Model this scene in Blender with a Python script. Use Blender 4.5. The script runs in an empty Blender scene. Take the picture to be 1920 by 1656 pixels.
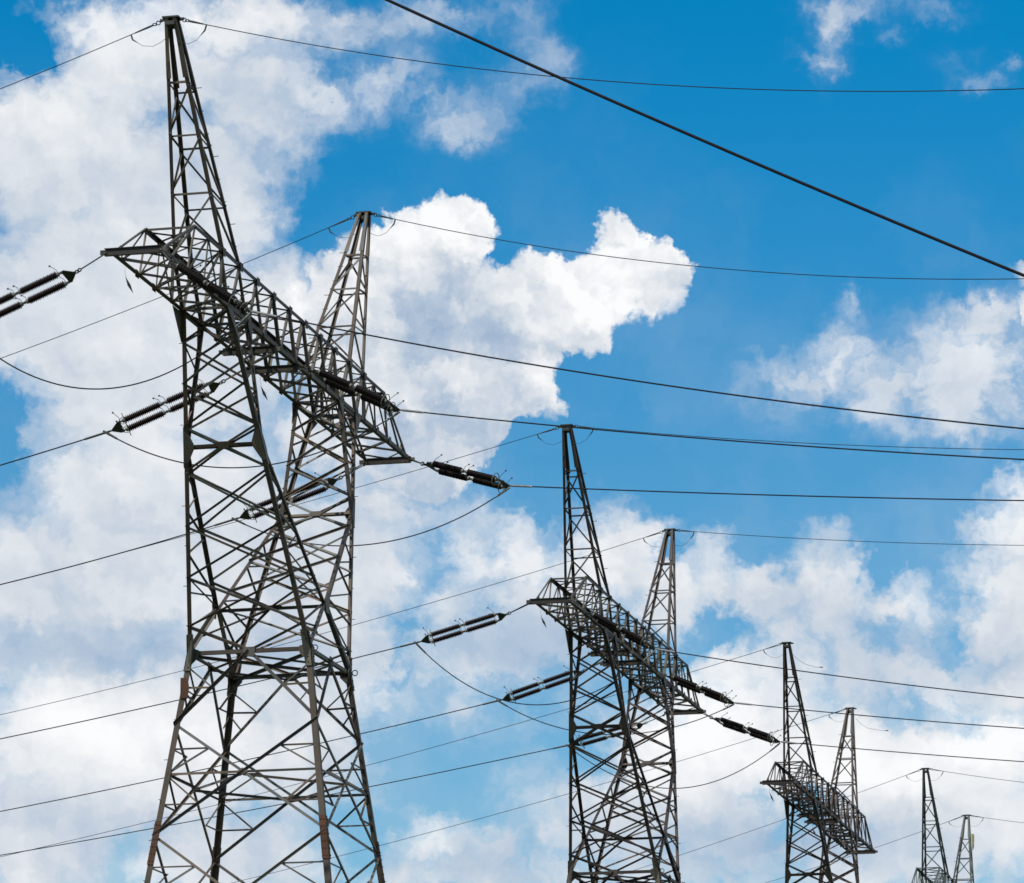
import bpy, bmesh, math, random
from mathutils import Vector, Matrix
random.seed(7)
R = math.radians
scene = bpy.context.scene
C = scene.collection

# ---------------------------------------------------------------- camera
CAM_H = 1.6
PITCH, ROLL = 0.22600, -0.0030
cam_d = bpy.data.cameras.new('camera'); cam = bpy.data.objects.new('camera', cam_d); C.objects.link(cam)
cam_d.sensor_width = 36.0; cam_d.lens = 8390.9 / 1920 * 36.0
cam_d.clip_start = 0.5; cam_d.clip_end = 20000
cp, sp, cr, sr = math.cos(PITCH), math.sin(PITCH), math.cos(ROLL), math.sin(ROLL)
U = Vector((0, -sp, cp)); Rt = Vector((1, 0, 0)) * cr + U * sr; Up = Vector((1, 0, 0)) * -sr + U * cr; F = Vector((0, cp, sp))
cam.matrix_world = Matrix(((Rt.x, Up.x, -F.x, 0), (Rt.y, Up.y, -F.y, 0), (Rt.z, Up.z, -F.z, CAM_H), (0, 0, 0, 1)))
scene.camera = cam

# ---------------------------------------------------------------- exposure
scene.view_settings.view_transform = 'Standard'; scene.view_settings.look = 'None'
scene.view_settings.exposure = 0.0; scene.view_settings.gamma = 1.0
scene.cycles.filter_width = 1.6
scene.cycles.max_bounces = 4

# ---------------------------------------------------------------- sun
SUN_EL, SUN_AZ = R(52), R(-138)        # azimuth clockwise from +Y: behind the camera, to the left
sun_d = bpy.data.lights.new('sun', 'SUN'); sun_d.energy = 3.2; sun_d.angle = R(0.5); sun_d.color = (1.0, 0.94, 0.84)
sun = bpy.data.objects.new('sun', sun_d); C.objects.link(sun)
sdir = Vector((math.sin(SUN_AZ) * math.cos(SUN_EL), math.cos(SUN_AZ) * math.cos(SUN_EL), math.sin(SUN_EL)))
sun.rotation_euler = sdir.to_track_quat('Z', 'Y').to_euler()

# ---------------------------------------------------------------- sky: Nishita with procedural clouds laid out by azimuth and elevation
world = bpy.data.worlds.new('World'); scene.world = world; world.use_nodes = True
world.cycles.sampling_method = 'MANUAL'; world.cycles.sample_map_resolution = 256
NT = world.node_tree; NT.nodes.clear()
def nd(kind, **kw):
    n = NT.nodes.new(kind)
    for k, v in kw.items(): setattr(n, k, v)
    return n
def put(sock, v):
    if isinstance(v, bpy.types.NodeSocket): NT.links.new(v, sock)
    else: sock.default_value = v
def M(op, *a, clamp=False):
    n = nd('ShaderNodeMath', operation=op, use_clamp=clamp)
    for i, v in enumerate(a): put(n.inputs[i], v)
    return n.outputs[0]
def V(op, *a):
    n = nd('ShaderNodeVectorMath', operation=op)
    for i, v in enumerate(a): put(n.inputs[i], v)
    return n.outputs['Value'] if op in ('LENGTH', 'DOT_PRODUCT') else n.outputs['Vector']
def noise(vec, scale, detail=5.0, rough=0.55, lac=2.0, col=False):
    n = nd('ShaderNodeTexNoise', noise_dimensions='2D'); put(n.inputs['Vector'], vec)
    n.inputs['Scale'].default_value = scale; n.inputs['Detail'].default_value = detail
    n.inputs['Roughness'].default_value = rough; n.inputs['Lacunarity'].default_value = lac
    return n.outputs['Color'] if col else n.outputs['Fac']
def smooth(x, lo, hi, a=0.0, b=1.0):
    n = nd('ShaderNodeMapRange', interpolation_type='SMOOTHSTEP'); put(n.inputs[0], x)
    for i, v in ((1, lo), (2, hi), (3, a), (4, b)): n.inputs[i].default_value = v
    return n.outputs[0]
def mixc(f, a, b):
    n = nd('ShaderNodeMix', data_type='RGBA'); put(n.inputs[0], f); put(n.inputs[6], a); put(n.inputs[7], b)
    return n.outputs[2]
def lin(r, g, b, k=1.0):
    f = lambda c: (c / 255 / 12.92 if c <= 10 else ((c / 255 + 0.055) / 1.055) ** 2.4) * k
    return (f(r), f(g), f(b), 1.0)
SKY = 0.1                                # background strength
K = 1.0 / SKY
tc = nd('ShaderNodeTexCoord'); D = tc.outputs['Generated']
sep = nd('ShaderNodeSeparateXYZ'); put(sep.inputs[0], D)
az = M('MULTIPLY', M('ARCTAN2', sep.outputs[0], sep.outputs[1]), 1000.0)     # milliradians
el = M('MULTIPLY', M('ARCSINE', sep.outputs[2]), 1000.0)
comb = nd('ShaderNodeCombineXYZ'); put(comb.inputs[0], az); put(comb.inputs[1], el)
P0 = comb.outputs[0]
# clouds wander: warp the plan with two sizes of turbulence
w1 = V('SUBTRACT', noise(P0, 0.055, 3.0, 0.5, col=True), (0.5, 0.5, 0.5))
w2 = V('SUBTRACT', noise(P0, 0.30, 4.0, 0.6, col=True), (0.5, 0.5, 0.5))
P1 = V('MULTIPLY_ADD', w2, (4.6, 4.6, 0), V('MULTIPLY_ADD', w1, (6.5, 6.5, 0), P0))
P2 = V('MULTIPLY_ADD', w2, (7.0, 7.0, 0), V('MULTIPLY_ADD', w1, (12.0, 12.0, 0), P0))
def hard(blobs, k, pos):
    acc = None
    for x, y, a, b in blobs:
        q = V('MULTIPLY_ADD', pos, (1 / a, 1 / b, 0), (-x / a, -y / b, 0)); m = min(a, b)
        v = M('MULTIPLY_ADD', V('LENGTH', q), -m, m)
        acc = v if acc is None else M('SMOOTH_MAX', acc, v, k)
    return acc
def soft(blobs, pos, start=0.0):
    acc = start
    for x, y, a, b, w in blobs:
        q = V('MULTIPLY_ADD', pos, (1 / a, 1 / b, 0), (-x / a, -y / b, 0))
        acc = M('MULTIPLY_ADD', M('EXPONENT', M('MULTIPLY', V('DOT_PRODUCT', q, q), -1.0)), w, acc)
    return acc
# azimuth, elevation, half-widths (milliradians) and weight of the cloud masses
CUM = [(-15.3, 272.5, 10.39, 10.01), (-24.0, 270.8, 9.15, 8.82), (-33.2, 265.6, 9.63, 9.3), (-41.8, 262.0, 8.88, 8.58), (-49.1, 257.2, 7.64, 7.39), (-19.6, 260.3, 14.8, 14.3), (-31.9, 250.8, 17.22, 16.68), (-12.2, 248.4, 18.44, 17.88), (-1.1, 255.6, 12.07, 11.68), (6.3, 261.5, 8.88, 8.58), (14.9, 262.6, 8.15, 7.87), (23.9, 272.1, 5.69, 5.48), (24.8, 262.5, 10.37, 10.01), (33.6, 261.3, 8.88, 8.58), (12.4, 253.1, 10.83, 10.49), (0.0, 241.3, 11.29, 10.96), (6.8, 237.1, 5.15, 5.01), (-12.2, 230.5, 13.71, 13.35), (-24.5, 229.3, 15.91, 15.49), (-34.3, 236.5, 14.71, 14.3), (-19.6, 219.8, 8.79, 8.58), (31.5, 256.8, 5.18, 5.01), (5.0, 247.2, 9.59, 9.3), (118.9, 261.2, 4.94, 4.77), (119.9, 254.0, 5.17, 5.01)]
LOW = [(-7.4, 200.8, 7.54, 7.39), (2.3, 199.5, 8.51, 8.34), (14.5, 198.9, 10.21, 10.01), (26.0, 198.8, 10.7, 10.49), (36.3, 192.2, 10.32, 10.13), (46.0, 194.4, 8.75, 8.58), (56.9, 191.9, 10.93, 10.73), (67.8, 195.3, 9.72, 9.53), (76.3, 194.6, 6.07, 5.96), (72.5, 185.8, 10.43, 10.25), (88.1, 186.7, 6.31, 6.2), (94.7, 183.6, 6.67, 6.55), (89.1, 176.6, 9.08, 8.94), (77.1, 176.8, 10.66, 10.49), (65.0, 175.2, 8.47, 8.34), (49.3, 170.6, 9.07, 8.94), (58.9, 165.8, 14.74, 14.54), (44.3, 157.7, 15.93, 15.73), (33.5, 154.2, 14.71, 14.54), (71.9, 156.1, 14.72, 14.54), (83.7, 151.2, 14.71, 14.54), (96.8, 149.8, 12.9, 12.75), (110.0, 154.3, 14.11, 13.94), (114.7, 212.1, 4.88, 4.77), (115.0, 202.7, 8.52, 8.34), (113.5, 192.0, 12.14, 11.92), (109.6, 181.5, 11.51, 11.32), (115.3, 171.9, 10.89, 10.73), (111.3, 135.5, 10.83, 10.73), (55.2, 164.6, 9.67, 9.53), (67.1, 155.0, 14.48, 14.3), (88.7, 157.1, 9.65, 9.53), (45.4, 148.2, 9.64, 9.53), (-20.6, 134.9, 5.53, 5.48), (-25.4, 129.6, 7.21, 7.15), (-13.4, 135.5, 4.81, 4.77), (62.7, 181.2, 7.27, 7.15)]
LEFT = [(-104.9, 290.0, 28.62, 17.88), (-81.8, 308.3, 28.77, 13.11), (-67.1, 318.0, 18.82, 9.53), (-77.7, 278.8, 24.8, 21.45), (-65.3, 276.6, 11.89, 13.11), (-96.9, 257.1, 34.51, 23.84), (-74.8, 248.0, 28.28, 23.84), (-90.9, 229.9, 19.59, 15.49), (-75.5, 209.9, 36.56, 20.26), (-98.2, 195.3, 36.45, 17.88), (-85.5, 157.6, 39.82, 22.64), (-53.4, 187.5, 25.47, 27.41), (-41.4, 198.3, 20.67, 17.88), (-107.7, 138.5, 24.07, 15.49), (-37.9, 229.3, 14.69, 17.88), (-29.3, 211.5, 13.41, 10.73), (-44.1, 247.1, 9.83, 14.3), (-48.3, 155.5, 18.09, 17.88), (-56.5, 257.7, 11.09, 10.73), (-96.8, 316.2, 8.78, 5.96), (-63.7, 134.2, 24.05, 13.11), (-59.4, 300.4, 11.23, 13.11), (-54.6, 317.0, 13.8, 8.34), (-97.9, 179.9, 35.13, 10.73), (-81.5, 284.6, 19.87, 16.68)]
SOFT = [(-33.4, 319.6, 18.83, 5.96, 0.8), (-9.7, 321.4, 13.82, 5.36, 0.6), (-23.4, 303.7, 17.48, 6.55, 0.85), (-11.0, 296.6, 11.22, 5.96, 0.6), (-44.5, 301.7, 9.99, 7.15, 0.7), (-49.6, 313.5, 7.52, 7.15, 0.5), (5.3, 317.3, 6.27, 7.15, 0.35), (9.6, 309.5, 5.63, 5.36, 0.4), (0.3, 306.6, 7.5, 4.77, 0.4), (73.8, 316.3, 3.76, 7.39, 0.8), (78.9, 321.4, 7.04, 3.58, 0.6), (70.6, 310.7, 5.01, 1.91, 0.6), (93.2, 321.1, 9.42, 2.62, 0.6), (91.2, 314.4, 3.51, 1.91, 0.45), (102.8, 309.8, 5.01, 2.86, 0.38), (109.5, 305.5, 7.5, 2.38, 0.5), (117.6, 310.2, 3.01, 1.91, 0.5), (73.7, 246.9, 8.61, 5.96, 0.9), (84.5, 238.4, 14.72, 7.75, 1.0), (65.0, 241.8, 9.82, 5.96, 0.62), (56.4, 238.3, 8.59, 5.36, 0.45), (102.8, 242.1, 12.28, 10.13, 1.05), (113.7, 240.6, 11.05, 13.11, 1.25), (97.7, 230.4, 18.37, 7.15, 0.75), (78.7, 255.7, 1.97, 3.58, 0.4), (62.4, 230.5, 8.57, 7.15, 0.45), (109.7, 250.8, 4.92, 4.29, 0.7), (-12.2, 178.7, 24.22, 8.94, 1.1), (4.7, 184.1, 10.91, 11.92, 0.9), (-27.9, 169.8, 6.05, 8.34, 0.8), (-32.8, 175.8, 9.68, 7.15, 0.7), (-9.8, 165.1, 13.29, 5.96, 0.6), (-3.9, 134.3, 24.05, 8.34, 1.0), (3.4, 148.4, 13.26, 7.15, 0.5), (-31.5, 155.6, 7.24, 14.3, 0.3), (62.0, 137.4, 39.7, 15.49, 1.25), (97.7, 138.0, 19.25, 11.92, 0.95), (34.5, 138.8, 14.44, 10.73, 0.7), (98.4, 165.2, 14.5, 7.15, 0.35), (72.1, 169.2, 14.51, 7.15, 0.5), (22.9, 184.0, 10.91, 8.34, 0.9), (10.7, 166.2, 13.29, 7.15, 0.4), (-0.3, 129.5, 26.44, 5.96, 0.7), (85.8, 138.2, 31.29, 13.11, 0.8), (64.5, 145.6, 36.14, 9.53, 0.6), (18.9, 143.6, 10.84, 14.3, 0.5), (95.1, 174.7, 14.52, 11.92, 0.6), (104.4, 167.4, 10.88, 5.96, 0.5), (-12.2, 190.0, 19.42, 8.34, 0.8), (35.0, 183.9, 10.91, 7.15, 0.6), (-31.7, 210.3, 19.5, 7.15, 0.9), (-3.7, 215.0, 4.88, 4.77, 0.3)]
HOLE = [(47.1, 184.3, 8.49, 3.1, 1.0), (36.7, 203.5, 2.43, 2.15, 0.7), (53.4, 200.9, 4.87, 3.1, 0.9), (100.5, 177.0, 2.66, 4.77, 0.9), (97.8, 164.6, 8.46, 4.29, 0.7), (-116.6, 313.8, 11.28, 4.77, 1.3), (-110.9, 310.5, 3.76, 3.58, 0.6), (-116.9, 227.6, 5.38, 8.34, 1.6), (86.6, 198.6, 7.3, 4.77, 0.5), (-47.7, 314.1, 3.01, 4.29, 0.5), (-20.8, 213.9, 6.1, 2.62, 0.35), (-31.5, 155.6, 4.83, 7.15, 0.3), (-38.6, 141.4, 7.22, 7.15, 0.6), (77.6, 203.5, 4.87, 2.38, 0.3)]
TONE = [(-15.9, 273.4, 16.09, 8.34, 0.4), (24.8, 263.7, 16.05, 11.32, 0.4), (8.7, 256.7, 13.55, 7.15, 0.3), (-41.8, 260.2, 13.57, 7.15, 0.4), (-15.9, 253.2, 8.62, 7.15, -0.2), (-24.5, 238.9, 19.63, 11.92, 0.05), (-17.1, 256.8, 9.24, 7.15, -0.32), (-3.6, 246.0, 6.14, 10.73, -0.14), (5.0, 257.9, 4.93, 5.96, -0.1), (27.2, 257.8, 7.4, 4.77, -0.08), (-7.3, 227.0, 14.68, 11.92, -0.12), (-31.8, 222.2, 14.66, 10.73, -0.1), (-111.2, 295.7, 14.96, 7.15, 0.26), (-82.0, 316.5, 20.07, 8.34, 0.22), (-54.6, 319.3, 11.3, 4.77, 0.2), (-63.2, 303.9, 11.24, 13.11, -0.22), (-81.5, 284.6, 14.9, 7.15, -0.1), (-66.5, 274.2, 9.91, 7.15, 0.1), (-32.1, 303.0, 14.98, 5.96, 0.16), (-85.8, 178.3, 31.49, 5.96, -0.3), (-100.0, 164.5, 20.54, 9.53, 0.36), (-75.9, 158.9, 18.11, 10.73, 0.28), (-48.5, 180.4, 12.11, 8.34, -0.22), (-91.1, 138.7, 26.47, 7.15, -0.22), (-81.5, 129.3, 7.21, 3.58, 0.3), (-8.6, 200.2, 9.73, 5.96, 0.28), (12.1, 199.5, 14.59, 5.96, 0.15), (46.8, 165.9, 18.13, 10.73, 0.42), (34.7, 155.4, 12.06, 10.73, 0.32), (76.6, 152.5, 24.12, 8.34, 0.42), (108.9, 157.9, 13.28, 8.34, 0.42), (92.4, 189.0, 6.07, 4.77, 0.3), (44.8, 198.0, 12.16, 5.96, 0.2), (62.8, 184.7, 13.34, 7.15, -0.12), (84.3, 177.3, 13.32, 8.34, -0.24), (112.8, 209.8, 7.31, 9.53, 0.36), (108.7, 192.2, 7.29, 7.15, 0.15), (110.6, 175.6, 9.69, 5.96, -0.2), (64.4, 137.3, 36.1, 7.15, -0.38), (-9.9, 134.3, 18.04, 5.96, -0.32), (-19.4, 137.2, 6.02, 4.29, 0.4), (-7.4, 180.5, 21.81, 7.15, -0.3), (14.4, 181.6, 12.12, 8.34, -0.2), (-29.1, 169.8, 6.05, 5.96, 0.2), (102.8, 240.9, 12.28, 7.15, 0.1), (78.5, 245.1, 8.6, 4.77, 0.12), (-56.0, 210.1, 24.37, 14.3, 0.0), (-80.5, 221.7, 19.55, 7.15, 0.12), (-94.7, 203.7, 14.6, 7.15, -0.08), (110.8, 137.8, 7.22, 7.15, 0.3)]
FB = noise(P1, 0.105, 5.0, 0.52)                                   # billows
FBs = noise(V('ADD', P1, (1.6, 1.9, 0)), 0.105, 5.0, 0.52)         # the same, sampled towards the sun
FW = noise(V('MULTIPLY', P2, (0.8, 1.15, 1.0)), 0.07, 6.0, 0.53)  # wisps
def puff(pos, scale):                                              # cauliflower heads
    n = nd('ShaderNodeTexVoronoi', voronoi_dimensions='2D', feature='SMOOTH_F1'); put(n.inputs['Vector'], pos); n.inputs['Scale'].default_value = scale; n.inputs['Smoothness'].default_value = 0.35
    return M('SUBTRACT', 0.75, n.outputs['Distance'])
PW = V('MULTIPLY_ADD', w2, (5.0, 5.0, 0), P1)
PA, PB = puff(PW, 0.085), puff(V('ADD', PW, (2.2, 2.8, 0)), 0.085)
fc = M('ADD', M('MULTIPLY_ADD', PA, 5.0, hard(CUM, 1.2, P1)), M('MULTIPLY_ADD', FB, 5.0, -4.6))
a_c = smooth(fc, -0.9, 1.5)
fl = M('SMOOTH_MAX', M('MULTIPLY_ADD', FW, 19.0, M('MULTIPLY_ADD', PA, 3.0, M('ADD', hard(LOW, 2.0, P2), -10.0))), M('MULTIPLY_ADD', FW, 15.0, M('ADD', hard(LEFT, 3.0, P2), -7.5)), 3.0)
hole = soft(HOLE, P2)
fl = M('MULTIPLY_ADD', hole, -9.0, fl)
a_l = smooth(fl, -5.5, 8.0)
sv = M('MULTIPLY', soft(SOFT, P2), M('MULTIPLY_ADD', FW, 2.9, -0.62))
a_s = M('MULTIPLY', smooth(sv, -0.05, 1.5), 0.9)
back = M('SUBTRACT', 1.0, M('MULTIPLY', M('SUBTRACT', 1.0, a_l), M('SUBTRACT', 1.0, a_s)))
# scattered cumulus over the rest of the sky
away = M('MAXIMUM', smooth(M('ABSOLUTE', az), 132.0, 230.0), M('MAXIMUM', smooth(el, 345.0, 450.0), smooth(el, 105.0, 60.0)))
gn = nd('ShaderNodeTexNoise'); put(gn.inputs['Vector'], D); gn.inputs['Scale'].default_value = 3.4; gn.inputs['Detail'].default_value = 5.0; gn.inputs['Roughness'].default_value = 0.58
a_g = M('MULTIPLY', M('MULTIPLY', smooth(gn.outputs['Fac'], 0.40, 0.56), away), smooth(sep.outputs[2], 0.0, 0.03))
veil = M('MULTIPLY', smooth(noise(P2, 0.022, 4.0, 0.55), 0.35, 0.75), smooth(el, 335.0, 190.0, 0.0, 0.15))
alpha = M('MAXIMUM', M('MAXIMUM', M('MAXIMUM', a_c, back), a_g), veil)
# tone: tops that face the sun are whiter, undersides bluer
emb = M('MULTIPLY_ADD', M('SUBTRACT', PA, PB), M('MULTIPLY_ADD', a_c, 0.36, 0.2), M('MULTIPLY', M('SUBTRACT', FB, FBs), M('MULTIPLY_ADD', a_c, 0.45, 0.34)))
tone = M('ADD', soft(TONE, P1, 0.55), M('MULTIPLY_ADD', FW, 0.13, -0.065))
tone = M('ADD', tone, M('MULTIPLY_ADD', noise(P1, 0.03, 3.0, 0.5), 0.5, -0.25))
tone = M('ADD', tone, emb)
tone = M('MULTIPLY_ADD', a_c, -0.03, tone)
cr_n = nd('ShaderNodeValToRGB'); put(cr_n.inputs[0], tone)
ramp = cr_n.color_ramp; ramp.elements[0].position = 0.0; ramp.elements[0].color = lin(156, 179, 207, 1)
ramp.elements[1].position = 1.0; ramp.elements[1].color = lin(252, 253, 254, 1)
for p, c in ((0.3, (186, 201, 219)), (0.52, (213, 220, 229)), (0.75, (235, 238, 242))):
    e_ = ramp.elements.new(p); e_.color = lin(*c)
cloud = V('SCALE', cr_n.outputs[0]); cloud.node.inputs['Scale'].default_value = K
sky_n = nd('ShaderNodeTexSky', sky_type='NISHITA'); sky_n.sun_disc = False
sky_n.sun_elevation = SUN_EL; sky_n.sun_rotation = SUN_AZ; sky_n.air_density = 1.0; sky_n.dust_density = 0.3; sky_n.ozone_density = 3.0
haze_f = smooth(el, 120.0, 330.0)
blue = V('MULTIPLY', sky_n.outputs[0], mixc(haze_f, (0.62, 0.99, 1.08, 1), (0.004, 0.87, 1.20, 1)))
full = mixc(alpha, blue, cloud)
bg = nd('ShaderNodeBackground'); put(bg.inputs[0], full); bg.inputs[1].default_value = SKY
wo = nd('ShaderNodeOutputWorld'); NT.links.new(bg.outputs[0], wo.inputs[0])
# ---------------------------------------------------------------- materials
def new_mat(name):
    m = bpy.data.materials.new(name); m.use_nodes = True
    t = m.node_tree; b = t.nodes['Principled BSDF']
    return m, t, b
def steel(name, grey, brown, rust, rust_amt, rough=0.62):
    m, t, b = new_mat(name); N = t.nodes.new; L = t.links.new
    tcn = N('ShaderNodeTexCoord'); geo = N('ShaderNodeNewGeometry')
    n1 = N('ShaderNodeTexNoise'); n1.inputs['Scale'].default_value = 2.2; n1.inputs['Detail'].default_value = 6; L(tcn.outputs['Object'], n1.inputs['Vector'])
    n2 = N('ShaderNodeTexNoise'); n2.inputs['Scale'].default_value = 14; n2.inputs['Detail'].default_value = 5; L(tcn.outputs['Object'], n2.inputs['Vector'])
    mx = N('ShaderNodeMix'); mx.data_type = 'RGBA'; mx.inputs[6].default_value = grey; mx.inputs[7].default_value = brown
    ad = N('ShaderNodeMath'); ad.operation = 'MULTIPLY_ADD'; ad.inputs[1].default_value = 0.8; L(geo.outputs['Random Per Island'], ad.inputs[0]); L(n1.outputs['Fac'], ad.inputs[2])
    mr = N('ShaderNodeMapRange'); mr.inputs[1].default_value = 0.55; mr.inputs[2].default_value = 1.15; L(ad.outputs[0], mr.inputs[0]); L(mr.outputs[0], mx.inputs[0])
    wn = N('ShaderNodeTexWhiteNoise'); wn.noise_dimensions = '1D'; L(geo.outputs['Random Per Island'], wn.inputs['W'])   # each bar has aged differently
    vr = N('ShaderNodeMapRange'); vr.inputs[3].default_value = 0.45; vr.inputs[4].default_value = 1.75; L(wn.outputs['Value'], vr.inputs[0])
    n3 = N('ShaderNodeTexNoise'); n3.inputs['Scale'].default_value = 0.9; n3.inputs['Detail'].default_value = 3; L(tcn.outputs['Object'], n3.inputs['Vector'])
    v3 = N('ShaderNodeMapRange'); v3.inputs[1].default_value = 0.3; v3.inputs[2].default_value = 0.7; v3.inputs[3].default_value = 0.7; v3.inputs[4].default_value = 1.3; L(n3.outputs['Fac'], v3.inputs[0])
    vm = N('ShaderNodeMath'); vm.operation = 'MULTIPLY'; L(vr.outputs[0], vm.inputs[0]); L(v3.outputs[0], vm.inputs[1])
    sc_ = N('ShaderNodeVectorMath'); sc_.operation = 'SCALE'; L(mx.outputs[2], sc_.inputs[0]); L(vm.outputs[0], sc_.inputs['Scale'])
    mx2 = N('ShaderNodeMix'); mx2.data_type = 'RGBA'; mx2.inputs[7].default_value = rust
    mu = N('ShaderNodeMath'); mu.operation = 'MULTIPLY'; L(n1.outputs['Fac'], mu.inputs[0]); L(n2.outputs['Fac'], mu.inputs[1])
    mr2 = N('ShaderNodeMapRange'); mr2.inputs[1].default_value = 0.36 - rust_amt; mr2.inputs[2].default_value = 0.46 - rust_amt; mr2.inputs[4].default_value = 0.85
    L(mu.outputs[0], mr2.inputs[0]); L(mr2.outputs[0], mx2.inputs[0]); L(sc_.outputs[0], mx2.inputs[6]); L(mx2.outputs[2], b.inputs['Base Color'])
    b.inputs['Roughness'].default_value = rough; b.inputs['Metallic'].default_value = 0.25
    bp = N('ShaderNodeBump'); bp.inputs['Strength'].default_value = 0.25; bp.inputs['Distance'].default_value = 0.004; L(n2.outputs['Fac'], bp.inputs['Height']); L(bp.outputs[0], b.inputs['Normal'])
    return m
STEEL = steel('weathered_steel', (0.082, 0.082, 0.076, 1), (0.092, 0.064, 0.042, 1), (0.085, 0.047, 0.028, 1), 0.02)
STEEL_B = steel('rusty_steel', (0.052, 0.046, 0.044, 1), (0.055, 0.037, 0.029, 1), (0.065, 0.034, 0.022, 1), 0.06)
STEEL_G = steel('greenish_steel', (0.072, 0.092, 0.086, 1), (0.062, 0.074, 0.070, 1), (0.06, 0.045, 0.03, 1), -0.03)
RUST = steel('rust', (0.095, 0.045, 0.024, 1), (0.065, 0.030, 0.018, 1), (0.125, 0.060, 0.028, 1), 0.05, 0.85)
OLIVE = steel('olive_steel', (0.060, 0.053, 0.037, 1), (0.050, 0.040, 0.030, 1), (0.085, 0.050, 0.026, 1), 0.02)
def plain(name, col, rough, metal=0.0, vary=0.25, scale=9.0, spec=None):
    m, t, b = new_mat(name); N = t.nodes.new; L = t.links.new
    tcn = N('ShaderNodeTexCoord'); n = N('ShaderNodeTexNoise'); n.inputs['Scale'].default_value = scale; n.inputs['Detail'].default_value = 4
    L(tcn.outputs['Object'], n.inputs['Vector'])
    r = N('ShaderNodeValToRGB'); L(n.outputs['Fac'], r.inputs[0])
    r.color_ramp.elements[0].position = 0.3; r.color_ramp.elements[1].position = 0.7
    r.color_ramp.elements[0].color = tuple(c * (1 - vary) for c in col[:3]) + (1,); r.color_ramp.elements[1].color = tuple(c * (1 + vary) for c in col[:3]) + (1,)
    if spec is not None: b.inputs['Specular IOR Level'].default_value = spec
    L(r.outputs[0], b.inputs['Base Color']); b.inputs['Roughness'].default_value = rough; b.inputs['Metallic'].default_value = metal
    return m
PORCELAIN = plain('brown_porcelain', (0.014, 0.006, 0.007), 0.5, spec=0.22)
CAP = plain('zinc_cap', (0.15, 0.15, 0.13), 0.55, 0.3)
DARK = plain('dark_fitting', (0.028, 0.032, 0.028), 0.6, 0.2)
WIRE = plain('aluminium_wire', (0.014, 0.014, 0.018), 0.8, 0.0, spec=0.15)
WIRE_T = plain('earth_wire_steel', (0.018, 0.018, 0.023), 0.8, 0.0, spec=0.15)
CLAMP = plain('aluminium_clamp', (0.17, 0.17, 0.175), 0.5, 0.4)
GRASS = plain('meadow', (0.055, 0.075, 0.025), 0.9, 0, 0.5, 0.05)
YELLOW = plain('yellow_mark', (0.30, 0.27, 0.10), 0.7)

# ---------------------------------------------------------------- mesh helpers
def link(name, bm, mat, parent=None, smooth_f=False):
    me = bpy.data.meshes.new(name); bm.to_mesh(me); bm.free(); me.materials.append(mat)
    if smooth_f:
        for p in me.polygons: p.use_smooth = True
    o = bpy.data.objects.new(name, me); C.objects.link(o)
    if parent: o.parent = parent
    return o
def empty(name, loc=(0, 0, 0), rz=0.0):
    o = bpy.data.objects.new(name, None); C.objects.link(o); o.location = loc; o.rotation_euler = (0, 0, rz); o.empty_display_size = 1
    return o
def tag(o, label, cat, group=None):
    o['label'] = label; o['category'] = cat
    if group: o['group'] = group
    return o
def extrude(bm, poly0, poly1):
    a = [bm.verts.new(p) for p in poly0]; b = [bm.verts.new(p) for p in poly1]; n = len(a)
    bm.faces.new(a[::-1]); bm.faces.new(b)
    for i in range(n): bm.faces.new((a[i], a[(i + 1) % n], b[(i + 1) % n], b[i]))
def angle_iron(bm, p, q, a, e1, e2, t=None):
    """L section with its corner on the line p-q and flanges along e1 and e2."""
    p = Vector(p); q = Vector(q); d = (q - p).normalized()
    e1 = Vector(e1); e1 = (e1 - d * e1.dot(d)).normalized(); e2 = Vector(e2); e2 = (e2 - d * e2.dot(d)); e2 = (e2 - e1 * e2.dot(e1)).normalized()
    t = t or max(0.012, a * 0.11)
    sec = ((0, 0), (a, 0), (a, t), (t, t), (t, a), (0, a))
    if e1.cross(e2).dot(d) < 0: sec = sec[::-1]
    extrude(bm, [p + e1 * x + e2 * y for x, y in sec], [q + e1 * x + e2 * y for x, y in sec])
JIT = random.Random(3)
THIN = 0.84
def brace(bm, p, q, a, n, off=-0.02, outw=False):
    """angle iron in a face with outward normal n, centred on the line p-q."""
    a *= THIN
    p = Vector(p); q = Vector(q); n = Vector(n); d = (q - p).normalized(); n = (n - d * n.dot(d)).normalized(); e1 = d.cross(n)
    if outw:                                         # flange standing outwards along the upper edge
        if e1.z > 0: e1 = -e1
        o = n * (off + 0.012 + JIT.random() * 0.006) - e1 * (a * 0.5)
        angle_iron(bm, p + o, q + o, a * JIT.uniform(0.94, 1.06), e1, n); return
    if JIT.random() < 0.5: e1 = -e1
    o = n * (off - JIT.random() * 0.012) - e1 * (a * 0.5)
    angle_iron(bm, p + o, q + o, a * JIT.uniform(0.94, 1.06), e1, -n)
def plate(bm, pts, n, th=0.012, off=0.0):
    n = Vector(n).normalized(); pts = [Vector(p) for p in pts]
    nn = (pts[1] - pts[0]).cross(pts[2] - pts[0])
    if nn.dot(n) < 0: pts = pts[::-1]
    extrude(bm, [p + n * off for p in pts], [p + n * (off + th) for p in pts])
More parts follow.
